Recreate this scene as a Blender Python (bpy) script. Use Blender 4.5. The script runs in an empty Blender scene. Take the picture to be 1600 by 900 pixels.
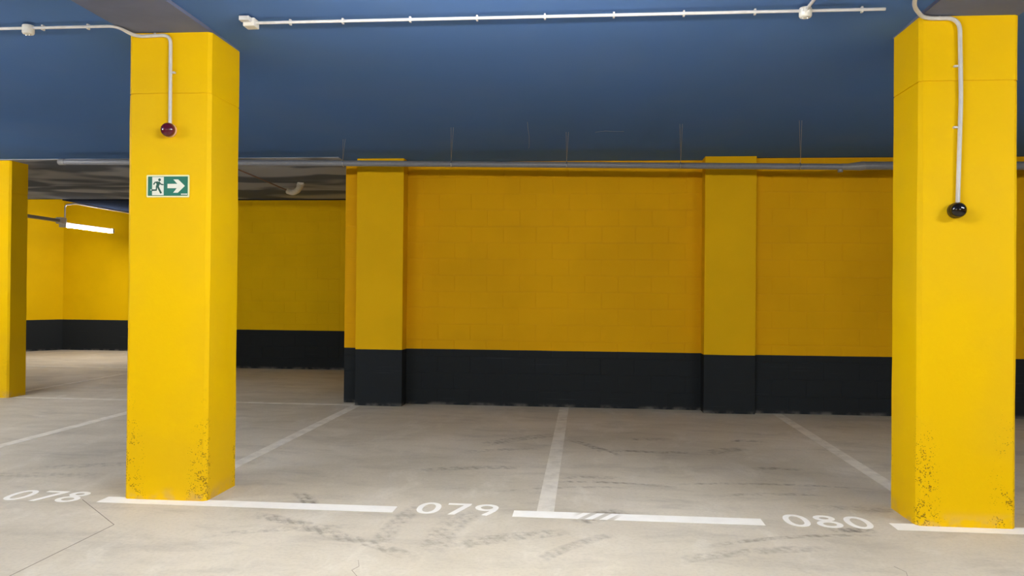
import bpy, bmesh, math, random
from mathutils import Vector, Matrix, noise
random.seed(7)
S = bpy.context.scene
C = S.collection

# ------------------------------------------------------------------ camera
HC = 1.4
YAW, PITCH, ROLL = .0911, .00476, .0091
cam = bpy.data.cameras.new('camera'); cam.sensor_width = 36; cam.lens = 1250 / 1600 * 36
cam.clip_start = .05
co = bpy.data.objects.new('camera', cam); C.objects.link(co)
fw = Vector((-math.sin(YAW) * math.cos(PITCH), math.cos(YAW) * math.cos(PITCH), math.sin(PITCH)))
r0 = Vector((math.cos(YAW), math.sin(YAW), 0)); u0 = r0.cross(fw)
rr = math.cos(ROLL) * r0 + math.sin(ROLL) * u0
uu = -math.sin(ROLL) * r0 + math.cos(ROLL) * u0
m = Matrix((rr, uu, -fw)).transposed().to_4x4(); m.translation = (0, 0, HC)
co.matrix_world = m
S.camera = co

# ------------------------------------------------------------------ world, exposure
w = bpy.data.worlds.new('world'); S.world = w; w.use_nodes = True
w.node_tree.nodes['Background'].inputs[0].default_value = (.5, .6, .8, 1)
w.node_tree.nodes['Background'].inputs[1].default_value = 0.0
S.view_settings.view_transform = 'Standard'; S.view_settings.look = 'None'
S.view_settings.gamma = 1; S.view_settings.use_curve_mapping = False
S.view_settings.exposure = 0.5
LAMP = 140.0            # emission of an aisle lamp's diffuser
LAMP_REAR = 105.0       # emission of the lamp in the rear recess

# ------------------------------------------------------------------ helpers
def link(o, parent=None):
    C.objects.link(o)
    if parent: o.parent = parent
    return o
def tag(o, label=None, cat=None, group=None, kind=None):
    if label: o['label'] = label
    if cat: o['category'] = cat
    if group: o['group'] = group
    if kind: o['kind'] = kind
    return o
def empty(name, loc, label, cat, group=None, rz=0):
    o = bpy.data.objects.new(name, None); o.empty_display_size = .1
    C.objects.link(o); o.location = loc; o.rotation_euler = (0, 0, rz)
    return tag(o, label, cat, group)
def obj(name, bm, mat, parent=None, smooth=False, loc=None):
    me = bpy.data.meshes.new(name)
    bmesh.ops.recalc_face_normals(bm, faces=bm.faces)
    bm.to_mesh(me); bm.free(); me.materials.append(mat)
    if smooth:
        for p in me.polygons: p.use_smooth = True
        try: me.set_sharp_from_angle(angle=math.radians(40))
        except Exception: pass
    o = bpy.data.objects.new(name, me); link(o, parent)
    if loc: o.location = loc
    return o
def NB(): return bmesh.new()
def box(bm, x0, x1, y0, y1, z0, z1, bev=0):
    t = bmesh.new()
    bmesh.ops.create_cube(t, size=1)
    for v in t.verts:
        v.co = Vector(((x0 + x1) / 2 + v.co.x * (x1 - x0), (y0 + y1) / 2 + v.co.y * (y1 - y0), (z0 + z1) / 2 + v.co.z * (z1 - z0)))
    if bev: bmesh.ops.bevel(t, geom=t.edges[:], offset=bev, segments=2, affect='EDGES', profile=.6)
    merge(bm, t); return bm
def merge(bm, t):
    me = bpy.data.meshes.new('tmp'); t.to_mesh(me); t.free(); bm.from_mesh(me); bpy.data.meshes.remove(me)
def tube(bm, pts, r, n=12, caps=True):
    pts = [Vector(p) for p in pts]; rings = []
    up = None
    for i, p in enumerate(pts):
        a = pts[max(i - 1, 0)]; b = pts[min(i + 1, len(pts) - 1)]
        d = (b - a).normalized()
        if up is None:
            up = Vector((0, 0, 1)) if abs(d.z) < .9 else Vector((1, 0, 0))
        s = d.cross(up).normalized(); up = s.cross(d).normalized()
        rad = r[i] if isinstance(r, (list, tuple)) else r
        rings.append([bm.verts.new(p + rad * (math.cos(k * 2 * math.pi / n) * s + math.sin(k * 2 * math.pi / n) * up)) for k in range(n)])
    for i in range(len(rings) - 1):
        for k in range(n):
            bm.faces.new((rings[i][k], rings[i][(k + 1) % n], rings[i + 1][(k + 1) % n], rings[i + 1][k]))
    if caps: bm.faces.new(rings[0][::-1]); bm.faces.new(rings[-1])
    return bm
def fillet(pts, r, n=6):
    """polyline with rounded corners"""
    pts = [Vector(p) for p in pts]; out = [pts[0]]
    for i in range(1, len(pts) - 1):
        a, b, c = pts[i - 1], pts[i], pts[i + 1]
        d1 = (a - b); d2 = (c - b); q = min(r, d1.length * .49, d2.length * .49)
        p1 = b + d1.normalized() * q; p2 = b + d2.normalized() * q
        for k in range(n + 1):
            t = k / n; out.append((1 - t) ** 2 * p1 + 2 * t * (1 - t) * b + t * t * p2)
    out.append(pts[-1]); return out
def lathe(bm, prof, n=28, axis='y', o=(0, 0, 0)):
    """prof: (radius, along). axis y: along -y (towards the aisle); z: along +z"""
    rings = []
    for r, h in prof:
        ring = []
        for k in range(n):
            a = k * 2 * math.pi / n
            c, s = r * math.cos(a), r * math.sin(a)
            p = (c, -h, s) if axis == 'y' else (c, s, h)
            ring.append(bm.verts.new(Vector(p) + Vector(o)))
        rings.append(ring)
    for i in range(len(rings) - 1):
        for k in range(n):
            bm.faces.new((rings[i][k], rings[i][(k + 1) % n], rings[i + 1][(k + 1) % n], rings[i + 1][k]))
    bm.faces.new(rings[0][::-1]); bm.faces.new(rings[-1])
    return bm
def prism(bm, poly, h0, h1, plane='xy', o=(0, 0)):
    """extrude a 2D polygon; plane xy -> z h0..h1 ; xz -> y h0..h1"""
    lo, hi = [], []
    for x, y in poly:
        x += o[0]; y += o[1]
        if plane == 'xy': lo.append(bm.verts.new((x, y, h0))); hi.append(bm.verts.new((x, y, h1)))
        else: lo.append(bm.verts.new((x, h0, y))); hi.append(bm.verts.new((x, h1, y)))
    bm.faces.new(lo[::-1]); bm.faces.new(hi); n = len(poly)
    for i in range(n): bm.faces.new((lo[i], lo[(i + 1) % n], hi[(i + 1) % n], hi[i]))
    return bm
def strip(bm, path, wd, h0, h1, plane='xy', closed=False, o=(0, 0)):
    """a stroke of width wd along a 2D path, extruded"""
    P = [Vector((p[0] + o[0], p[1] + o[1])) for p in path]; n = len(P); L, Rr = [], []
    for i, p in enumerate(P):
        a = P[(i - 1) % n] if closed or i > 0 else p; b = P[(i + 1) % n] if closed or i < n - 1 else p
        d = (b - a).normalized(); nn = Vector((-d.y, d.x))
        wv = wd[i] if isinstance(wd, (list, tuple)) else wd
        L.append(p + nn * wv / 2); Rr.append(p - nn * wv / 2)
    def V(q, h): return bm.verts.new((q.x, q.y, h)) if plane == 'xy' else bm.verts.new((q.x, h, q.y))
    l0 = [V(q, h0) for q in L]; r0_ = [V(q, h0) for q in Rr]; l1 = [V(q, h1) for q in L]; r1 = [V(q, h1) for q in Rr]
    for i in range(n if closed else n - 1):
        j = (i + 1) % n
        for f in ((l1[i], l1[j], r1[j], r1[i]), (l0[i], r0_[i], r0_[j], l0[j]), (l0[i], l0[j], l1[j], l1[i]), (r0_[i], r1[i], r1[j], r0_[j])): bm.faces.new(f)
    if not closed:
        bm.faces.new((l0[0], l1[0], r1[0], r0_[0])); bm.faces.new((l0[-1], r0_[-1], r1[-1], l1[-1]))
    return bm

# ------------------------------------------------------------------ materials
class NT:
    def __init__(s, name):
        s.m = bpy.data.materials.new(name); s.m.use_nodes = True; s.t = s.m.node_tree; s.n = s.t.nodes
        s.b = s.n['Principled BSDF']
    def node(s, typ, **kw):
        n = s.n.new(typ)
        for k, v in kw.items(): setattr(n, k, v)
        return n
    def put(s, sock, v):
        if hasattr(v, 'is_output'): s.t.links.new(v, sock)
        elif v is not None: sock.default_value = v
    def math(s, op, a, b=None, c=None, clamp=False):
        n = s.node('ShaderNodeMath', operation=op, use_clamp=clamp); s.put(n.inputs[0], a)
        if b is not None: s.put(n.inputs[1], b)
        if c is not None: s.put(n.inputs[2], c)
        return n.outputs[0]
    def ss(s, v, a, b, lo=0., hi=1.):
        n = s.node('ShaderNodeMapRange', interpolation_type='SMOOTHSTEP'); s.put(n.inputs[0], v)
        n.inputs[1].default_value = a; n.inputs[2].default_value = b; n.inputs[3].default_value = lo; n.inputs[4].default_value = hi
        return n.outputs[0]
    def mix(s, f, a, b, mode='MIX'):
        n = s.node('ShaderNodeMix', data_type='RGBA', blend_type=mode); s.put(n.inputs[0], f); s.put(n.inputs[6], a); s.put(n.inputs[7], b)
        return n.outputs[2]
    def pos(s): return s.node('ShaderNodeNewGeometry').outputs['Position']
    def objc(s): return s.node('ShaderNodeTexCoord').outputs['Object']
    def xyz(s, v):
        n = s.node('ShaderNodeSeparateXYZ'); s.put(n.inputs[0], v); return n.outputs
    def map(s, v, scale=(1, 1, 1), rot=(0, 0, 0), loc=(0, 0, 0)):
        n = s.node('ShaderNodeMapping'); s.put(n.inputs[0], v); n.inputs['Scale'].default_value = scale
        n.inputs['Rotation'].default_value = rot; n.inputs['Location'].default_value = loc; return n.outputs[0]
    def noise(s, v, scale, detail=4, rough=.5, dist=0, col=False):
        n = s.node('ShaderNodeTexNoise'); s.put(n.inputs['Vector'], v); n.inputs['Scale'].default_value = scale
        n.inputs['Detail'].default_value = detail; n.inputs['Roughness'].default_value = rough; n.inputs['Distortion'].default_value = dist
        return n.outputs[1 if col else 0]
    def voro(s, v, scale, feat='F1'):
        n = s.node('ShaderNodeTexVoronoi', feature=feat); s.put(n.inputs['Vector'], v); n.inputs['Scale'].default_value = scale; return n.outputs['Distance']
    def bump(s, h, strength=.3, dist=.01, prev=None):
        n = s.node('ShaderNodeBump'); n.inputs['Strength'].default_value = strength; n.inputs['Distance'].default_value = dist
        s.put(n.inputs['Height'], h)
        if prev is not None: s.put(n.inputs['Normal'], prev)
        s.t.links.new(n.outputs[0], s.b.inputs['Normal']); return n.outputs[0]
    def out(s, col=None, rough=None, metal=None, spec=None):
        if col is not None: s.put(s.b.inputs['Base Color'], col)
        if rough is not None: s.put(s.b.inputs['Roughness'], rough)
        if metal is not None: s.put(s.b.inputs['Metallic'], metal)
        if spec is not None: s.put(s.b.inputs['Specular IOR Level'], spec)
        return s.m
def rgb(r, g, b):
    f = lambda c: (c / 255) / 12.92 if c / 255 <= .04045 else ((c / 255 + .055) / 1.055) ** 2.4
    return (f(r), f(g), f(b), 1)

YEL = (.86, .53, .002, 1)
ORA = (.79, .41, .004, 1)
DARK = (.021, .025, .028, 1)

def plain(name, c, rough=.5, metal=0, spec=.5, vary=.06, scale=30):
    t = NT(name); n = t.noise(t.objc(), scale, 3)
    f = t.ss(n, .3, .7, 1 - vary, 1 + vary)
    col = t.mix(1., c, t.node('ShaderNodeCombineColor').outputs[0], 'MULTIPLY')
    cc = t.n[-2] if False else None
    comb = [x for x in t.n if x.bl_idname == 'ShaderNodeCombineColor'][0]
    for i in range(3): t.put(comb.inputs[i], f)
    return t.out(col, rough, metal, spec)

def column_paint():
    t = NT('yellow_column_paint'); o = t.objc(); p = t.pos()
    x, y, z = t.xyz(o)
    big = t.noise(p, 1.7, 4); fine = t.noise(p, 90, 3)
    col = t.mix(t.ss(big, .35, .7), YEL, (YEL[0] * .95, YEL[1] * .95, .008, 1))
    # pits and chips: dense near the arrises and near the floor
    edge = t.math('MULTIPLY', t.ss(t.math('ABSOLUTE', x), .07, .25), t.ss(t.math('ABSOLUTE', y), .13, .20))
    low = t.ss(z, .12, 1.05, 1, 0)
    zone = t.math('MULTIPLY', edge, low)
    zone = t.math('ADD', zone, t.math('MULTIPLY', t.ss(z, .0, .16, .35, 0), .4))
    patch = t.ss(t.noise(p, 6.5, 3), .36, .50)
    zone = t.math('MULTIPLY', zone, patch)
    zone = t.math('MAXIMUM', zone, t.math('MULTIPLY', t.ss(t.noise(p, 4.0, 2), .62, .72), .22))
    v = t.voro(t.map(p, (1, 1, 1.35)), 84)
    rnd = t.noise(p, 33, 2)
    thr = t.math('MULTIPLY', zone, t.ss(rnd, .36, .56, .0, .47))
    pit = t.math('LESS_THAN', v, thr)
    col = t.mix(t.math('MULTIPLY', pit, .75), col, (.16, .08, .012, 1))
    # bare dusty band at the foot
    foot = t.math('MULTIPLY', t.ss(z, .0, .11, 1, 0), t.ss(t.noise(p, 9, 3), .42, .62))
    col = t.mix(t.math('MULTIPLY', foot, .5), col, (.62, .40, .16, 1))
    h = t.math('SUBTRACT', t.math('MULTIPLY', fine, .25), pit)
    h = t.math('ADD', h, t.math('MULTIPLY', t.noise(p, 14, 3), .5))
    t.bump(h, .32, .006)
    return t.out(col, .55, 0, .05)

def wall_paint(name, yel, dado=.685):
    t = NT(name); p = t.pos(); x, y, z = t.xyz(p)
    wob = t.math('MULTIPLY', t.math('SUBTRACT', t.noise(t.map(p, (1, 1, .2)), 3, 3), .5), .006)
    f = t.math('LESS_THAN', t.math('ADD', z, wob), dado)
    big = t.noise(p, 1.3, 4)
    yc = t.mix(t.ss(big, .35, .7), yel, (yel[0] * .93, yel[1] * .93, yel[2], 1))
    sc = t.ss(t.noise(t.map(p, (.6, .6, 26)), 2.2, 4), .66, .76)       # long scuffs on the dark band
    dc = t.mix(t.math('MULTIPLY', sc, .35), DARK, (.07, .08, .085, 1))
    dust = t.math('MULTIPLY', t.ss(z, .0, .05, 1, 0), t.ss(t.noise(p, 7, 3), .4, .65))
    dc = t.mix(t.math('MULTIPLY', dust, .5), dc, (.30, .28, .25, 1))
    col = t.mix(f, yc, dc)
    h = t.math('ADD', t.noise(p, 130, 3), t.math('MULTIPLY', t.noise(p, 22, 3), .6))
    t.bump(h, .22, .004)
    return t.out(col, .6, 0, .05)

def blue_ceiling():
    t = NT('blue_ceiling_paint'); p = t.pos()
    n = t.noise(p, 1.1, 4)
    col = t.mix(t.ss(n, .35, .7), (.104, .206, .465, 1), (.114, .212, .455, 1))
    sp = t.ss(t.noise(p, 5, 6, .65), .70, .78)
    col = t.mix(t.math('MULTIPLY', sp, .10), col, (.3, .34, .4, 1))
    t.bump(t.math('ADD', t.noise(p, 160, 2), t.math('MULTIPLY', t.noise(p, 18, 3), .6)), .10, .004)
    return t.out(col, .55, 0, 0.)

def bare_ceiling():
    t = NT('bare_concrete_ceiling'); p = t.pos()
    q = t.map(p, (.42, .75, 1), (0, 0, .45))
    n = t.noise(q, 1.5, 2, .4, .9)
    col = t.mix(t.ss(n, .40, .56), (.15, .172, .215, 1), (.42, .45, .52, 1))  # streaks of lamp light on the rippled slab, put into its colour
    t.bump(t.noise(p, 60, 4), .2, .01)
    return t.out(col, .8, 0, 0.)

def floor_concrete():
    t = NT('power_floated_concrete'); p = t.pos()
    base = t.mix(t.ss(t.noise(p, .55, 5, .55), .32, .68), rgb(188, 179, 160), rgb(208, 199, 181))
    # float swirls
    warp = t.noise(p, .8, 3, .5, 0, True)
    wp = t.node('ShaderNodeVectorMath', operation='MULTIPLY_ADD'); t.put(wp.inputs[0], warp); wp.inputs[1].default_value = (.7, .7, 0); t.put(wp.inputs[2], p)
    sw = t.noise(t.map(wp.outputs[0], (1, 2.6, 1), (0, 0, .25)), 1.3, 9, .68)
    base = t.mix(t.math('MULTIPLY', t.ss(sw, .46, .78), .55), base, rgb(148, 141, 130))
    sw2 = t.noise(t.map(wp.outputs[0], (2.2, 1, 1), (0, 0, .6)), 1.6, 9, .68)
    base = t.mix(t.math('MULTIPLY', t.ss(sw2, .48, .78), .55), base, rgb(222, 216, 202))
    fine = t.noise(p, 45, 5, .6)
    base = t.mix(t.math('MULTIPLY', t.ss(fine, .42, .75), .16), base, rgb(120, 112, 104))
    # tyre rubber: soft rotated bars with a tread stripe, broken by noise
    x, y, z = t.xyz(p)
    marks = [  # cx, cy, angle, half length, half width, strength
        (-1.82, 5.18, -1.05, .26, .06, .55), (-1.62, 4.62, -.55, .50, .07, .45), (-1.30, 4.42, -.50, .55, .06, .38),
        (-1.75, 4.55, .35, .45, .05, .30), (-.90, 6.30, .25, .45, .07, .40), (-.62, 7.6, .75, .5, .10, .40), (-.75, 7.05, .4, .35, .06, .35),
        (.06, 7.35, -1.05, .30, .05, .60), (.18, 7.2, -1.0, .30, .03, .55), (.42, 7.15, .03, .28, .05, .55), (.62, 7.75, .05, .18, .05, .60), (.78, 7.15, .05, .16, .05, .50),
        (1.55, 7.8, .03, .18, .06, .65), (1.25, 7.3, .6, .25, .10, .40), (1.55, 6.6, .02, .20, .05, .55), (1.35, 6.05, .03, .75, .03, .45), (.20, 5.95, -.05, .50, .03, .50),
        (.05, 6.1, .1, .25, .05, .35), (.10, 5.05, .62, .22, .11, .55), (-.42, 4.55, .5, .4, .08, .35), (-.05, 4.45, .9, .35, .05, .35), (.9, 4.45, .35, .5, .06, .32),
        (1.60, 4.93, .05, .14, .05, .70), (1.2, 4.75, .3, .55, .03, .45), (-.8, 4.65, 1.45, .45, .10, .30), (-1.12, 4.75, 1.5, .55, .07, .28), (1.3, 5.75, .15, .4, .04, .35),
        (-.15, 5.75, .25, .5, .03, .32), (2.0, 5.4, -.2, .6, .06, .3), (-3.6, 6.1, .3, .8, .09, .28), (-4.3, 5.6, .2, .8, .10, .25), (-7.2, 12.9, .05, .6, .12, .5)]
    acc = None
    brk = t.ss(t.noise(t.map(p, (9, 9, 1)), 1.5, 5, .65), .36, .62)
    for cx, cy, a, hl, hw, s in marks:
        c, sn = math.cos(a), math.sin(a)
        dx = t.math('SUBTRACT', x, cx); dy = t.math('SUBTRACT', y, cy)
        uq = t.math('MULTIPLY_ADD', dx, c, t.math('MULTIPLY', dy, sn)); vq = t.math('MULTIPLY_ADD', dy, c, t.math('MULTIPLY', dx, -sn))
        vq = t.math('ADD', vq, t.math('MULTIPLY', t.math('MULTIPLY', uq, uq), .12 / max(hl, .2)))      # a slight curve
        mu = t.ss(t.math('ABSOLUTE', uq), hl * .55, hl * 1.1, 1, 0); mv = t.ss(t.math('ABSOLUTE', vq), hw * .55, hw * 1.15, 1, 0)
        mm = t.math('MULTIPLY', t.math('MULTIPLY', mu, mv), s)
        acc = mm if acc is None else t.math('MAXIMUM', acc, mm)
    tread = t.ss(t.math('SINE', t.math('MULTIPLY_ADD', x, 95, t.math('MULTIPLY', y, 60))), -.5, .6, .62, 1)
    acc = t.math('MULTIPLY', t.math('MULTIPLY', acc, brk), tread)
    base = t.mix(t.math('MULTIPLY', acc, 1.3, clamp=True), base, rgb(96, 90, 82))
    t.bump(t.math('ADD', t.math('MULTIPLY', fine, .5), sw), .10, .01)
    rough = t.ss(sw, .3, .7, .55, .72)
    return t.out(base, rough, 0, .35)

def line_paint(name, c, wear):
    t = NT(name); p = t.pos()
    n = t.noise(p, 7, 6, .65); n2 = t.noise(t.map(p, (3, 1, 1)), 3, 4)
    f = t.math('MULTIPLY', t.ss(n, .40, .66), wear)
    f = t.math('ADD', f, t.math('MULTIPLY', t.ss(n2, .5, .75), wear * .5), clamp=True)
    x, y, z = t.xyz(p)
    # a tyre has crossed the front line here
    a = t.math('MULTIPLY', t.ss(t.math('ABSOLUTE', t.math('SUBTRACT', x, .09)), .08, .17, 1, 0), t.ss(t.math('SINE', t.math('MULTIPLY_ADD', x, 70, t.math('MULTIPLY', y, -40))), -.2, .4))
    f = t.math('MAXIMUM', f, t.math('MULTIPLY', a, t.math('MULTIPLY', t.math('LESS_THAN', y, 5.12), .8)))
    return t.out(t.mix(f, c, rgb(188, 181, 166)), .6, 0, .3)

M = {}
M['column'] = column_paint()
M['wall_or'] = wall_paint('back_wall_paint', ORA)
M['wall_ye'] = wall_paint('rear_wall_paint', YEL)
M['pil'] = wall_paint('pilaster_paint', (.82, .47, .005, 1))
M['blue'] = blue_ceiling()
M['bare'] = bare_ceiling()
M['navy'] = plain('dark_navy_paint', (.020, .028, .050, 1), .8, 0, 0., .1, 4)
M['floor'] = floor_concrete()
M['soffit'] = plain('grey_soffit', (.155, .178, .275, 1), .7, 0, .1, .08, 3)
M['line'] = line_paint('white_line_paint', rgb(243, 241, 235), .10)
M['worn'] = line_paint('worn_line_paint', rgb(226, 220, 206), .5)
M['scratch'] = plain('bare_scratch', (.30, .35, .42, 1), .8)
M['cut'] = plain('joint_dirt', (.22, .185, .15, 1), .9)
M['pvc'] = plain('light_grey_conduit', (.62, .61, .60, 1), .4, 0, .5, .04)
M['drain'] = plain('grey_drain_pipe', (.20, .21, .24, 1), .35, 0, .5, .05)
M['coupling'] = plain('grey_coupling', (.24, .245, .26, 1), .3, 0, .5, .05)
M['wire'] = plain('galvanised_wire', (.55, .57, .60, 1), .35, .8)
M['zinc'] = plain('zinc_clamp', (.75, .77, .80, 1), .25, .9)
M['house'] = plain('lamp_housing', (.34, .34, .36, 1), .5)
M['cap'] = plain('lamp_end_box', (.55, .55, .55, 1), .5)
M['white'] = plain('white_plastic', (.72, .70, .64, 1), .45)
M['pinkbase'] = plain('pale_pink_plastic', (.80, .50, .38, 1), .45)
M['red'] = plain('burgundy_plastic', (.095, .006, .020, 1), .12, 0, .6, .02)
M['black'] = plain('black_plastic', (.008, .006, .007, 1), .10, 0, .6, .02)
M['brown'] = plain('dark_brown_plastic', (.028, .019, .010, 1), .35, 0, .5, .02)
M['green'] = plain('exit_green', (.010, .165, .110, 1), .45, 0, .4, .04)
M['dgreen'] = plain('pictogram_green', (.012, .085, .055, 1), .5, 0, .4, .02)
M['cream'] = plain('photoluminescent_cream', (.86, .84, .48, 1), .5, 0, .4, .02)
M['signw'] = plain('sign_white', (.80, .82, .72, 1), .5, 0, .4, .02)
M['cable'] = plain('red_brown_cable', (.20, .12, .11, 1), .5)

def emit(name, strength, c=(1, .965, .90, 1)):
    t = NT(name); t.out((.8, .8, .8, 1), .4); t.b.inputs['Emission Color'].default_value = c; t.b.inputs['Emission Strength'].default_value = strength
    return t.m
M['lamp'] = emit('lit_diffuser', LAMP); M['lamp_rear'] = emit('lit_tube', LAMP_REAR, (1, .95, .93, 1))

# ------------------------------------------------------------------ floor
X0, X1, Y0, Y1 = -14., 9., -8., 17.07
bm = NB(); box(bm, X0 - .3, X1 + .3, Y0 - .3, Y1 + .3, -.2, 0)
floor = tag(obj('floor', bm, M['floor']), kind='structure')
for pts in ([(-3.30, 5.02), (-2.765, 4.51)], [(-2.765, 4.51), (-2.77, -4.)]):
    bm = NB(); strip(bm, pts, .0045, -.001, .0008); obj('saw_cut', bm, M['cut'], floor)
for base in ([(-1.16, 4.07), (-1.13, 3.98), (-1.15, 3.92), (-1.10, 3.84), (-1.09, 3.74)], [(1.60, 4.30), (1.63, 4.22), (1.61, 4.15), (1.63, 4.08), (1.62, 4.0)]):
    bm = NB(); strip(bm, base, .002, -.001, .0008); obj('hairline_crack', bm, M['cut'], floor)

# ------------------------------------------------------------------ ceilings
def zc(y):                     # underside of the blue slab: level over the aisle, falling slightly to the rear wall
    return 3.12 if y < 5 else 3.12 - (y - 5) * (3.12 - 3.008) / 4.6
bm = NB()
def slab(bm, x0, x1, ys, zf, top):
    lo = [[bm.verts.new((x, y, zf(y))) for x in (x0, x1)] for y in ys]; hi = [[bm.verts.new((x, y, top)) for x in (x0, x1)] for y in ys]
    for i in range(len(ys) - 1):
        bm.faces.new((lo[i][0], lo[i + 1][0], lo[i + 1][1], lo[i][1])); bm.faces.new((hi[i][0], hi[i][1], hi[i + 1][1], hi[i + 1][0]))
        for k in (0, 1): bm.faces.new((lo[i][k], hi[i][k], hi[i + 1][k], lo[i + 1][k]))
    bm.faces.new((lo[0][0], lo[0][1], hi[0][1], hi[0][0])); bm.faces.new((lo[-1][0], hi[-1][0], hi[-1][1], lo[-1][1]))
slab(bm, X0, -2.99, [Y0, 5, 9.45], zc, 3.4); slab(bm, -2.99, X1, [Y0, 5, 9.85], zc, 3.4)
tag(obj('ceiling', bm, M['blue']), kind='structure')
ceil = bpy.data.objects['ceiling']
for pts in ([(-.572, 7.75), (-.59, 8.1), (-.60, 8.4), (-.635, 8.9), (-.65, 9.0)], [(.09, 8.22), (.20, 8.17), (.27, 8.20), (.38, 8.20)]):
    bm = NB(); strip(bm, pts, .004, 0, .002)
    for v in bm.verts: v.co.z += zc(v.co.y) - .0015
    obj('scratch', bm, M['scratch'], ceil)
bm = NB(); box(bm, X0, -2.99, 9.45, 13.72, 3.006, 3.4)
tag(obj('ceiling_rear', bm, M['bare']), kind='structure')
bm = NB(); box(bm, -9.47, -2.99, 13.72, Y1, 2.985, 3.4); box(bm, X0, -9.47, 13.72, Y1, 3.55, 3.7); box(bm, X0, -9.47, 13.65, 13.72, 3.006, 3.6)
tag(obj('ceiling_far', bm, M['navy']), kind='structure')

# ------------------------------------------------------------------ walls
def block_wall(name, segs, yface, mat, x_core, depth=.25, top=3.0, blocks=True):
    """one wall: a core (its face is the joint) and the single blocks proud of it"""
    bm = NB(); box(bm, x_core[0], x_core[1], yface + .003, yface + depth, 0, top)
    wall = tag(obj(name, bm, mat), kind='structure')
    cache = {}
    bw, bh, j = .40, .2, .005
    for (a, b) in segs:
        nrow = int(math.ceil(top / bh - 1e-6))
        for rI in range(nrow):
            z0 = rI * bh; z1 = min(z0 + bh, top)
            x = a - (bw / 2 if rI % 2 else 0)
            while x < b - 1e-4:
                xa, xb = max(x, a), min(x + bw, b); x += bw
                wdt, hgt = xb - xa, z1 - z0
                if wdt < .02 or hgt < .02: continue
                key = (round(wdt, 3), round(hgt, 3))
                if key not in cache:
                    t = NB(); W, H = (wdt - j) / 2, (hgt - j) / 2; c = .0025
                    f = [t.verts.new((sx * (W - c), 0, sz * (H - c))) for sx, sz in ((-1, -1), (1, -1), (1, 1), (-1, 1))]
                    g = [t.verts.new((sx * W, .006, sz * H)) for sx, sz in ((-1, -1), (1, -1), (1, 1), (-1, 1))]
                    t.faces.new(f); t.faces.new(g[::-1])
                    for i in range(4): t.faces.new((f[i], g[i], g[(i + 1) % 4], f[(i + 1) % 4]))
                    bmesh.ops.recalc_face_normals(t, faces=t.faces)
                    me = bpy.data.meshes.new('block'); t.to_mesh(me); t.free(); me.materials.append(mat); cache[key] = me
                o = bpy.data.objects.new('block', cache[key]); link(o, wall)
                o.location = ((xa + xb) / 2, yface + random.uniform(-.0006, .0006), (z0 + z1) / 2)
    return wall
block_wall('wall_back', [(-2.99, -2.78), (-2.20, 1.39)], 9.765, M['wall_or'], (-2.99, 1.98))
block_wall('wall_back_right', [(1.98, 5.18)], 9.63, M['wall_or'], (1.98, X1), depth=.385)
block_wall('wall_recess', [(-6.69, -4.29)], 13.73, M['wall_ye'], (-8.2, -2.8), top=2.985)
bm = NB(); box(bm, -11.74, -2.8, Y1, Y1 + .2, 0, 3.55)
tag(obj('wall_far', bm, M['wall_ye']), kind='structure')
bm = NB(); prism(bm, [(-11.74, Y1), (-12.9, 15.42), (-14, 13.0), (-14.2, 13.0), (-14.2, Y1 + .2), (-11.74, Y1 + .2)], 0, 3.55)
tag(obj('wall_angled', bm, M['wall_ye']), kind='structure')
bm = NB(); box(bm, X0 - .2, X0, Y0, 13.0, 0, 3.2); tag(obj('wall_left', bm, M['wall_ye']), kind='structure')
bm = NB(); box(bm, X1, X1 + .2, Y0, 10.0, 0, 3.2); tag(obj('wall_right', bm, M['wall_ye']), kind='structure')
bm = NB(); box(bm, X0 - .2, X1 + .2, Y0 - .2, Y0, 0, 3.2); tag(obj('wall_front', bm, M['wall_ye']), kind='structure')
bm = NB(); box(bm, -2.99, -2.8, 10.015, Y1, 0, 2.985); tag(obj('wall_return', bm, M['wall_ye']), kind='structure')

# pilasters
def pilaster(x0, x1, label, back):
    bm = NB(); box(bm, x0, x1, 9.53, back, 0, zc(9.53) - .002, .006)
    return tag(obj('wall_pilaster', bm, M['pil']), label, 'pilaster', 'pilasters on the back wall')
pilaster(-2.78, -2.20, 'yellow pilaster with dark foot at the left end of the back wall', 9.77)
pilaster(1.39, 1.98, 'yellow pilaster with dark foot rising between bays 079 and 080, nearer the right column', 9.77)

# ------------------------------------------------------------------ columns
def col_shape(bm, w_, d_, z0, z1, ch=.022, seg=14, seed=0, jit=.0022):
    hw, hd = w_ / 2, d_ / 2
    prof = [(-hw + ch, -hd), (hw - ch, -hd), (hw, -hd + ch), (hw, hd - ch), (hw - ch, hd), (-hw + ch, hd), (-hw, hd - ch), (-hw, -hd + ch)]
    rings = []
    for i in range(seg + 1):
        z = z0 + (z1 - z0) * i / seg
        ring = []
        for k, (x, y) in enumerate(prof):
            n = noise.noise_vector(Vector((k * 3.1 + seed, z * 2.3, seed * 1.7))) * jit * 2
            ring.append(bm.verts.new((x + n.x, y + n.y, z)))
        rings.append(ring)
    for i in range(seg):
        for k in range(8): bm.faces.new((rings[i][k], rings[i][(k + 1) % 8], rings[i + 1][(k + 1) % 8], rings[i + 1][k]))
    bm.faces.new(rings[0][::-1]); bm.faces.new(rings[-1])
def column(x, y, w_, d_, top, joint, label, seed):
    e = empty('concrete_column', (x, y, 0), label, 'column', 'yellow concrete columns')
    bm = NB(); col_shape(bm, w_, d_, 0, joint, seed=seed); obj('shaft', bm, M['column'], e)
    bm = NB(); col_shape(bm, w_ - .012, d_ - .012, joint, joint + .007, ch=.02, seg=1, seed=seed); obj('casting_joint', bm, M['column'], e)
    bm = NB(); col_shape(bm, w_ + .002, d_ + .002, joint + .007, top, seg=4, seed=seed + 5); obj('head', bm, M['column'], e)
    return e
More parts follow.
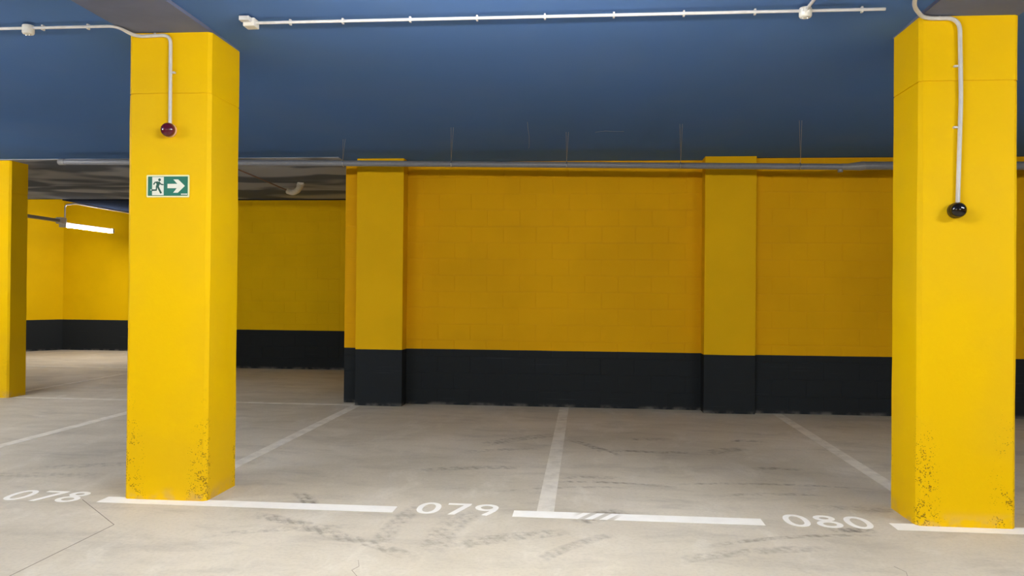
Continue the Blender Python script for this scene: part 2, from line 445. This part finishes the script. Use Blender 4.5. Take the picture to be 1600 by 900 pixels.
column(-2.757, 5.30, .566, .46, 3.098, 2.69, 'yellow column carrying the green exit sign and red dome, left of bay 079', 1)
column(2.305, 5.285, .575, .43, 3.098, 2.70, 'yellow column carrying the black dome, right of the number 080', 2)
column(-7.53, 9.67, .55, .34, zc(9.5) - .006, 2.6, 'shaded yellow column at the left edge of the photo, farther back', 3)

# beams in line with the two near columns
def beam(x0, x1, label):
    bm = NB(); box(bm, x0, x1, Y0, 5.5, 3.098, 3.13)
    return tag(obj('ceiling_beam', bm, M['soffit']), label, 'beam', 'flat beams over the aisle')
beam(-3.04, -2.475, 'flat grey beam running forward from the head of the column with the exit sign')
beam(2.017, 2.593, 'flat grey beam running forward from the head of the column with the black dome')

# ------------------------------------------------------------------ floor lines and numbers
def line(x0, x1, y0, y1, label, mat='line', group=None):
    bm = NB(); box(bm, x0, x1, y0, y1, 0, .0015)
    return tag(obj('painted_line', bm, M[mat]), label, 'floor line', group or 'painted parking lines')
line(-3.17, -1.20, 4.968, 5.108, 'white front line of bay 079, under the column with the exit sign')
line(-.44, 1.10, 4.968, 5.108, 'white front line between the numbers 079 and 080')
line(1.87, 4.10, 4.968, 5.108, 'white front line under the column with the black dome')
for x, l, ye in ((-5.12, 'worn white bay line left of bay 078, leftmost of the long bay lines', 9.50), (-2.76, 'worn white bay line running back from the exit sign column to the left pilaster', 9.52),
                 (-.24, 'worn white bay line dividing bays 079 and 080, meeting the front line', 9.76), (2.245, 'worn white bay line running back from the column with the black dome', 9.62)):
    yb = 5.11 if x == -.24 or x == -5.12 else 5.535
    line(x - .055, x + .055, yb, ye, l, 'worn')
line(-7.22, -2.80, 9.525, 9.625, 'thin worn white cross line level with the back wall, in the left opening', 'worn')
line(-7.55, -7.45, 9.95, 12.45, 'short worn white bay line in the bright rear recess', 'worn')
line(-11.2, -7.7, 13.36, 13.46, 'faint white cross line in front of the far wall of the recess', 'worn')

def ell(cx, cy, a, b, n=36, p=2.25):
    out = []
    for k in range(n):
        t = k * 2 * math.pi / n; c, s = math.cos(t), math.sin(t)
        out.append((cx + a * math.copysign(abs(c) ** (2 / p), c), cy + b * math.copysign(abs(s) ** (2 / p), s)))
    return out
def digit(bm, d, ox, oy, w_=.152, h=.262, st=.036):
    z0, z1 = 0, .0015
    if d == '0': strip(bm, ell(0, 0, w_ / 2 - st / 2, h / 2 - st / 2, 44), st, z0, z1, closed=True, o=(ox, oy))
    elif d == '7':
        hw, hh = w_ / 2, h / 2
        prism(bm, [(-hw, hh), (-hw, hh - st), (hw - st * 1.25, hh - st), (-hw * .55, -hh), (-hw * .55 + st * 1.15, -hh), (hw, hh - st), (hw, hh)], z0, z1, o=(ox, oy))
    elif d == '8':
        r1 = h * .225; r2 = h * .275
        strip(bm, ell(0, h / 2 - r1, w_ * .43 - st / 2, r1 - st / 2 + .004, 36, 2), st, z0, z1, closed=True, o=(ox, oy))
        strip(bm, ell(0, -h / 2 + r2, w_ / 2 - st / 2, r2 - st / 2 + .002, 36, 2), st, z0, z1, closed=True, o=(ox, oy))
    elif d == '9':
        r1 = h * .30; a = w_ / 2 - st / 2; cy = h / 2 - r1
        strip(bm, ell(0, cy, a, r1 - st / 2, 36, 2), st, z0, z1, closed=True, o=(ox, oy))
        tail = [(a, cy), (a * .98, cy - .03), (a * .82, cy - .075), (a * .5, cy - .12), (a * .02, -h / 2 + .004)]
        strip(bm, tail, st * 1.0, z0, z1 + .0004, o=(ox, oy))
def number(txt, x, y, label, pitch=.185):
    e = empty('bay_number', (x, y, 0), label, 'floor number', 'stencilled bay numbers')
    for i, d in enumerate(txt):
        bm = NB(); digit(bm, d, (i - 1) * pitch, 0); obj('digit', bm, M['line'], e)
number('078', -3.585, 5.075, 'white floor number 078 left of the exit sign column')
number('079', -.805, 5.10, 'white floor number 079 in the middle of the front line')
number('080', 1.50, 5.10, 'white floor number 080 before the column with the black dome')

# ------------------------------------------------------------------ conduits on the aisle ceiling and columns
RC = .0095
def clip(parent, p, horiz=True):
    bm = NB(); x, y, z = p
    if horiz: box(bm, x - .006, x + .006, y + .004, y + .030, z - .012, z + .022, .002)
    else: box(bm, x + .004, x + .03, y - .006, y + .02, z - .006, z + .006, .002)
    obj('clip', bm, M['pvc'], parent)
def jbox(parent, p, r=.037):
    x, y, z = p; bm = NB(); lathe(bm, [(r * .95, -.005), (r, 0), (r, .040), (r * .93, .046)], 24, 'z', (x, y, z - .030)); b = obj('junction_box', bm, M['white'], parent, True)
    bm = NB(); lathe(bm, [(r * .62, -.012), (r * .88, -.008), (r * .9, -.002)], 24, 'z', (x, y, z - .031)); obj('lid', bm, M['white'], b, True)
    for s in (-1, 1):
        bm = NB(); lathe(bm, [(.004, -.004), (.005, 0)], 10, 'z', (x + s * r * .35, y, z - .044)); obj('screw', bm, M['zinc'], b)
ZC = 3.12 - RC - .024
e = empty('conduit_run', (-2.745, 5.06, 2.5), 'pale conduit running along the ceiling and down to the red dome', 'conduit', 'pale conduits')
def loc_tube(parent, name, pts, r, mat, n=12):
    b = Vector(parent.location); bm = NB(); tube(bm, [Vector(p) - b for p in pts], r, n); return obj(name, bm, mat, parent, True)
ya, yb = 4.885, 5.07 - RC - .004
zs = 3.098 - RC - .004
path = fillet([(-9.5, ya, ZC), (-3.02, ya, ZC), (-2.985, yb, zs - .012), (-2.745, yb, zs - .006), (-2.742, yb, 2.49)], .06, 8)
loc_tube(e, 'pipe', path, [RC if q.y < 4.95 else .0115 for q in path], M['pvc'])
B = Vector(e.location)
for x in (-3.53, -3.22, -4.6, -5.4, -6.2): clip(e, Vector((x, ya, ZC)) - B)
clip(e, Vector((-2.86, yb, zs + .006)) - B)
for z in (2.83,): clip(e, Vector((-2.742, yb, z)) - B, False)
jbox(e, Vector((-3.62, ya, ZC)) - B)
e2 = empty('conduit_run', (-.2, 4.885, 3.0), 'long pale straight conduit across the ceiling between the two near columns', 'conduit', 'pale conduits')
B = Vector(e2.location)
loc_tube(e2, 'pipe', [(-2.09, 4.885, ZC), (1.748, 4.885, ZC)], RC, M['pvc'])
loc_tube(e2, 'branch_pipe', [(1.29, 4.87, ZC), (1.29, 1.5, ZC)], RC, M['pvc'])
for x in (-1.87, -1.53, -1.10, -.68, -.26, .16, .58, 1.0, 1.62): clip(e2, Vector((x, 4.885, ZC)) - B)
jbox(e2, Vector((1.29, 4.885, ZC)) - B)
bm = NB(); box(bm, -2.16, -2.085, 4.85, 4.93, ZC - .028, ZC + .024, .006); o = obj('square_box', bm, M['white'], e2); o.location = -B
bm = NB(); box(bm, -2.165, -2.10, 4.80, 4.845, ZC - .008, ZC + .02, .004); o = obj('cable_gland', bm, M['pvc'], e2); o.location = -B
e3 = empty('conduit_run', (2.245, 5.06, 2.0), 'pale conduit bending over the corner and down to the black dome', 'conduit', 'pale conduits')
B = Vector(e3.location)
path = fillet([(1.60, 3.9, ZC), (1.83, 4.66, ZC), (1.90, 4.86, ZC), (2.03, yb - .005, zs - .004), (2.243, yb, zs - .004), (2.253, yb, 2.6), (2.238, yb, 1.96)], .08, 8)
loc_tube(e3, 'pipe', path, .0125, M['pvc'])
clip(e3, Vector((2.13, yb, zs + .008)) - B); jbox(e3, Vector((1.60, 3.88, ZC)) - B)
for z in (2.79, 2.42): clip(e3, Vector((2.208, yb + .002, z)) - B, False)

# alarm domes
def dome(name, loc, base_m, dome_m, label, deep):
    e = empty(name, loc, label, 'alarm', 'alarm domes')
    bm = NB(); lathe(bm, [(.043, 0), (.046, .004), (.046, deep), (.043, deep + .003)]); obj('base', bm, base_m, e, True)
    bm = NB(); lathe(bm, [(.044, deep + .002), (.0465, deep + .006), (.0465, deep + .020), (.044, deep + .030), (.037, deep + .039), (.025, deep + .045), (.012, deep + .048), (.002, deep + .0485)]); obj('dome', bm, dome_m, e, True)
    bm = NB(); lathe(bm, [(.0472, deep - .001), (.048, deep + .001), (.048, deep + .004), (.0472, deep + .006)]); obj('collar', bm, base_m, e, True)
dome('alarm_dome', (-2.745, 5.069, 2.447), M['pinkbase'], M['red'], 'dark red round alarm dome on the column above the exit sign', .018)
dome('alarm_dome', (2.225, 5.069, 1.915), M['brown'], M['black'], 'black round alarm dome on the right column at the end of its conduit', .034)

# exit sign
e = empty('exit_sign', (-2.757, 5.068, 2.079), 'green exit sign with running figure and white arrow pointing right', 'sign')
def sp(name, mat, polys, y0, y1, parent=None):
    bm = NB()
    for q in polys: prism(bm, q, y0, y1, 'xz')
    return obj(name, bm, mat, parent or e)
def rrect(x0, x1, z0, z1, r, n=5):
    out = []
    for cx, cz, a in ((x1 - r, z1 - r, 0), (x0 + r, z1 - r, 90), (x0 + r, z0 + r, 180), (x1 - r, z0 + r, 270)):
        for k in range(n + 1):
            t = math.radians(a + 90 * k / n); out.append((cx + r * math.cos(t), cz + r * math.sin(t)))
    return out
sp('plate', M['cream'], [rrect(-.148, .148, -.074, .074, .008)], -.004, 0)
sp('green_field', M['green'], [rrect(-.138, .138, -.064, .064, .004)], -.0046, -.004)
sp('doorway', M['signw'], [[(-.108, -.060), (-.028, -.060), (-.028, .061), (-.108, .061)], [(-.120, -.028), (-.108, -.030), (-.108, -.022), (-.118, -.020)]], -.0052, -.0046)
ar = sp('arrow', M['signw'], [[(-.002, -.014), (.062, -.014), (.038, -.044), (.070, -.044), (.118, 0.001), (.072, .044), (.038, .044), (.066, .015), (-.002, .015)]], -.0052, -.0046)
bm = NB(); Yf, Yb = -.0058, -.0052
prism(bm, ell(-.057, .042, .0095, .0095, 20, 2), Yf, Yb, 'xz')
strip(bm, [(-.070, .028), (-.066, .012), (-.073, -.004)], [.030, .022, .018], Yf, Yb, 'xz')          # torso
strip(bm, [(-.060, .026), (-.046, .012), (-.029, .009)], .0085, Yf - .0001, Yb, 'xz')                    # leading arm
strip(bm, [(-.068, .028), (-.088, .025), (-.098, .010)], .0085, Yf - .0001, Yb, 'xz')                    # trailing arm
strip(bm, [(-.070, .002), (-.060, -.020), (-.045, -.048)], .0125, Yf - .0002, Yb, 'xz')                  # front leg
strip(bm, [(-.076, .002), (-.079, -.026), (-.112, -.027)], .0115, Yf - .0003, Yb, 'xz')                  # rear leg
obj('running_figure', bm, M['dgreen'], e)
bm = NB()
for k in range(5):   # small maker's mark, unreadable in the photo
    prism(bm, [(.092 + k * .0088, -.058), (.0985 + k * .0088, -.058), (.0995 + k * .0088, -.0495), (.093 + k * .0088, -.0495)], -.0052, -.0046, 'xz')
obj('small_mark', bm, M['signw'], e)

# ------------------------------------------------------------------ drain pipe in front of the back wall
e = empty('drain_pipe', (0, 9.08, 2.85), 'long grey drain pipe hung on wires along the top of the back wall', 'pipe')
B = Vector(e.location)
def pz(x): return 2.862 - (x + 1.58) * .0125 if x > -2.8 else 2.877 - (x + 2.8) * .010
loc_tube(e, 'pipe', [Vector((-6.30, 9.08, pz(-6.3)))] + [Vector((-2.8, 9.08, pz(-2.8))), Vector((2.86, 9.08, pz(2.86)))], .034, M['drain'], 20)
loc_tube(e, 'end_cap', [(-6.32, 9.08, pz(-6.32)), (-6.31, 9.08, pz(-6.31)), (-6.24, 9.08, pz(-6.24))], [.030, .038, .038], M['coupling'], 20)
loc_tube(e, 'reducer', [(2.80, 9.08, pz(2.8)), (2.86, 9.08, pz(2.86)), (3.0, 9.08, pz(2.9) + .008), (3.04, 9.08, pz(2.9) + .012)], [.036, .036, .048, .048], M['coupling'], 20)
loc_tube(e, 'wide_pipe', [(3.03, 9.08, pz(2.9) + .012), (X1, 9.08, pz(2.9) - .02)], .045, M['drain'], 20)
loc_tube(e, 'plug', [(2.78, 9.07, pz(2.8) - .03), (2.78, 9.07, pz(2.8) - .06)], .028, M['coupling'], 16)
for x, yt in ((-2.81, 8.45), (-1.54, 7.95), (-.22, 8.2), (1.05, 7.9), (2.35, 7.8), (-4.6, 8.2)):
    xt = x * yt / 9.08 + .004
    c = Vector((x, 9.08, pz(x)))
    ring = [c + .038 * Vector((0, math.cos(a), math.sin(a))) for a in [k * 2 * math.pi / 20 for k in range(21)]]
    loc_tube(e, 'hanger_ring', ring, .004, M['zinc'], 6)
    loc_tube(e, 'hanger_hook', [c + Vector((0, -.040, -.012)), c + Vector((0, -.046, .004)), c + Vector((0, -.040, .022))], [.004, .007, .004], M['zinc'], 8)
    for s in (-1, 1):
        loc_tube(e, 'wire', [c + Vector((0, -.03, .03)), Vector((xt + s * .012, yt, zc(yt) - .001))], .0013, M['wire'], 6)

# ------------------------------------------------------------------ lamps
def batten(loc, along_y, label, mat, group, L=1.5, far=False):
    e = empty('tube_lamp', loc, label, 'lamp', group, math.pi / 2 if along_y else 0)
    h = L / 2
    bm = NB(); box(bm, -h, h, -.026, .026, .020, .060, .006); obj('housing', bm, M['house'], e)
    bm = NB(); prof = [(-.026, .018), (-.042, .006), (-.048, -.010), (-.038, -.025), (0, -.033), (.038, -.025), (.048, -.010), (.042, .006), (.026, .018)]
    a = [bm.verts.new((-h + .03, y, z)) for y, z in prof]; b = [bm.verts.new((h - .03, y, z)) for y, z in prof]
    for i in range(len(prof)): bm.faces.new((a[i], a[(i + 1) % len(prof)], b[(i + 1) % len(prof)], b[i]))
    bm.faces.new(a[::-1]); bm.faces.new(b); obj('diffuser', bm, mat, e)
    for s in (-1, 1):
        bm = NB(); box(bm, s * h - .03, s * h + .03, -.058, .058, -.040, .062, .01); obj('end_cap', bm, M['cap'], e)
    return e
for x, y, z, l in ((-5.3, 3.45, 2.84, 'white tube lamp on rods above the entry of bay 078'), (-1.02, 3.45, 2.82, 'white tube lamp on rods above the entry of bay 079, left of a close pair'), (.10, 3.45, 2.82, 'white tube lamp on rods above the entry of bay 079, right of a close pair'),
                   (4.3, 2.9, 2.90, 'white tube lamp on rods beyond the beam of the black dome column'), (-5.3, -3.0, 2.93, 'white tube lamp behind the camera, by the left beam'),
                   (-.3, -3.0, 2.93, 'white tube lamp straight behind the camera, between both beams'), (5.0, -3.0, 2.93, 'white tube lamp behind the camera, beyond the right beam'),
                   (-7.6, 6.9, 2.88, 'added white tube lamp, out of view above the bays left of bay 078')):  # last lamp is added, unseen, to brighten the bays and recess
    t = batten((x, y, z), False, l, M['lamp'], 'aisle lamps', .98 if 'close pair' in l else 1.5)
    for sg in (-1, 1):
        hx = .35 if 'close pair' in l else .5
        bm = NB(); tube(bm, [(sg * hx, 0, .06), (sg * hx, 0, zc(y) - z)], .006, 8); obj('hanger_rod', bm, M['zinc'], t)
# the lamp in view
t = batten((-9.86, 15.08, 2.585), True, 'lit white tube lamp hanging in the rear recess on the left', M['lamp_rear'], None, 1.55)
bm = NB(); box(bm, -.90, -.74, -.06, .06, .02, .14, .015); obj('junction_box', bm, M['cap'], t)
e = empty('cable_trunking', (-9.72, 12.0, 2.60), 'dark grey cable trunking leading to the lit tube lamp', 'trunking')
bm = NB(); tr = Matrix.Rotation(.055, 4, 'Z'); box(bm, -.05, .05, -2.4, 2.12, .03, .085, .006); bmesh.ops.transform(bm, matrix=tr, verts=bm.verts); obj('channel', bm, M['drain'], e)
for yy in (-1.8, .2):
    bm = NB(); q = tr @ Vector((0, yy, .085)); tube(bm, [q, Vector((q.x, q.y, 3.006 - 2.60))], .005, 8); obj('hanger_rod', bm, M['zinc'], e)
e = empty('conduit_run', (-9.5, 14.1, 2.9), 'thin pale conduit along the beam edge above the lit tube lamp', 'conduit')
path = fillet([(-9.80, 14.28, 2.73), (-9.76, 14.22, 2.96), (-9.44, 14.05, 2.965), (-9.44, 17.0, 2.965)], .08, 6)
path = fillet([(-9.80, 14.30, 2.72), (-9.52, 14.10, 2.965), (-9.47, 16.95, 2.965)], .10, 6) if False else path
loc_tube(e, 'pipe', path, .014, M['pvc'])

# white elbow and cable on the bare rear ceiling
e = empty('pipe_elbow', (-4.4, 11.8, 3.0), 'short white pipe elbow under the bare ceiling of the recess', 'pipe')
B = Vector(e.location)
loc_tube(e, 'elbow', fillet([(-4.60, 12.02, 2.93), (-4.50, 11.98, 2.90), (-4.34, 11.78, 2.915), (-4.24, 11.60, 3.004)], .10, 6), .045, M['white'], 16)
loc_tube(e, 'collar', [(-4.285, 11.68, 2.958), (-4.255, 11.628, 2.985)], .053, M['white'], 16)
e = empty('ceiling_cable', (-4.6, 11.0, 2.98), 'thin reddish cable along the bare ceiling to the white elbow', 'cable')
loc_tube(e, 'cable', [(-4.58, 9.9, 2.992), (-4.60, 10.9, 2.972), (-4.61, 12.02, 2.94)], .010, M['cable'], 8)
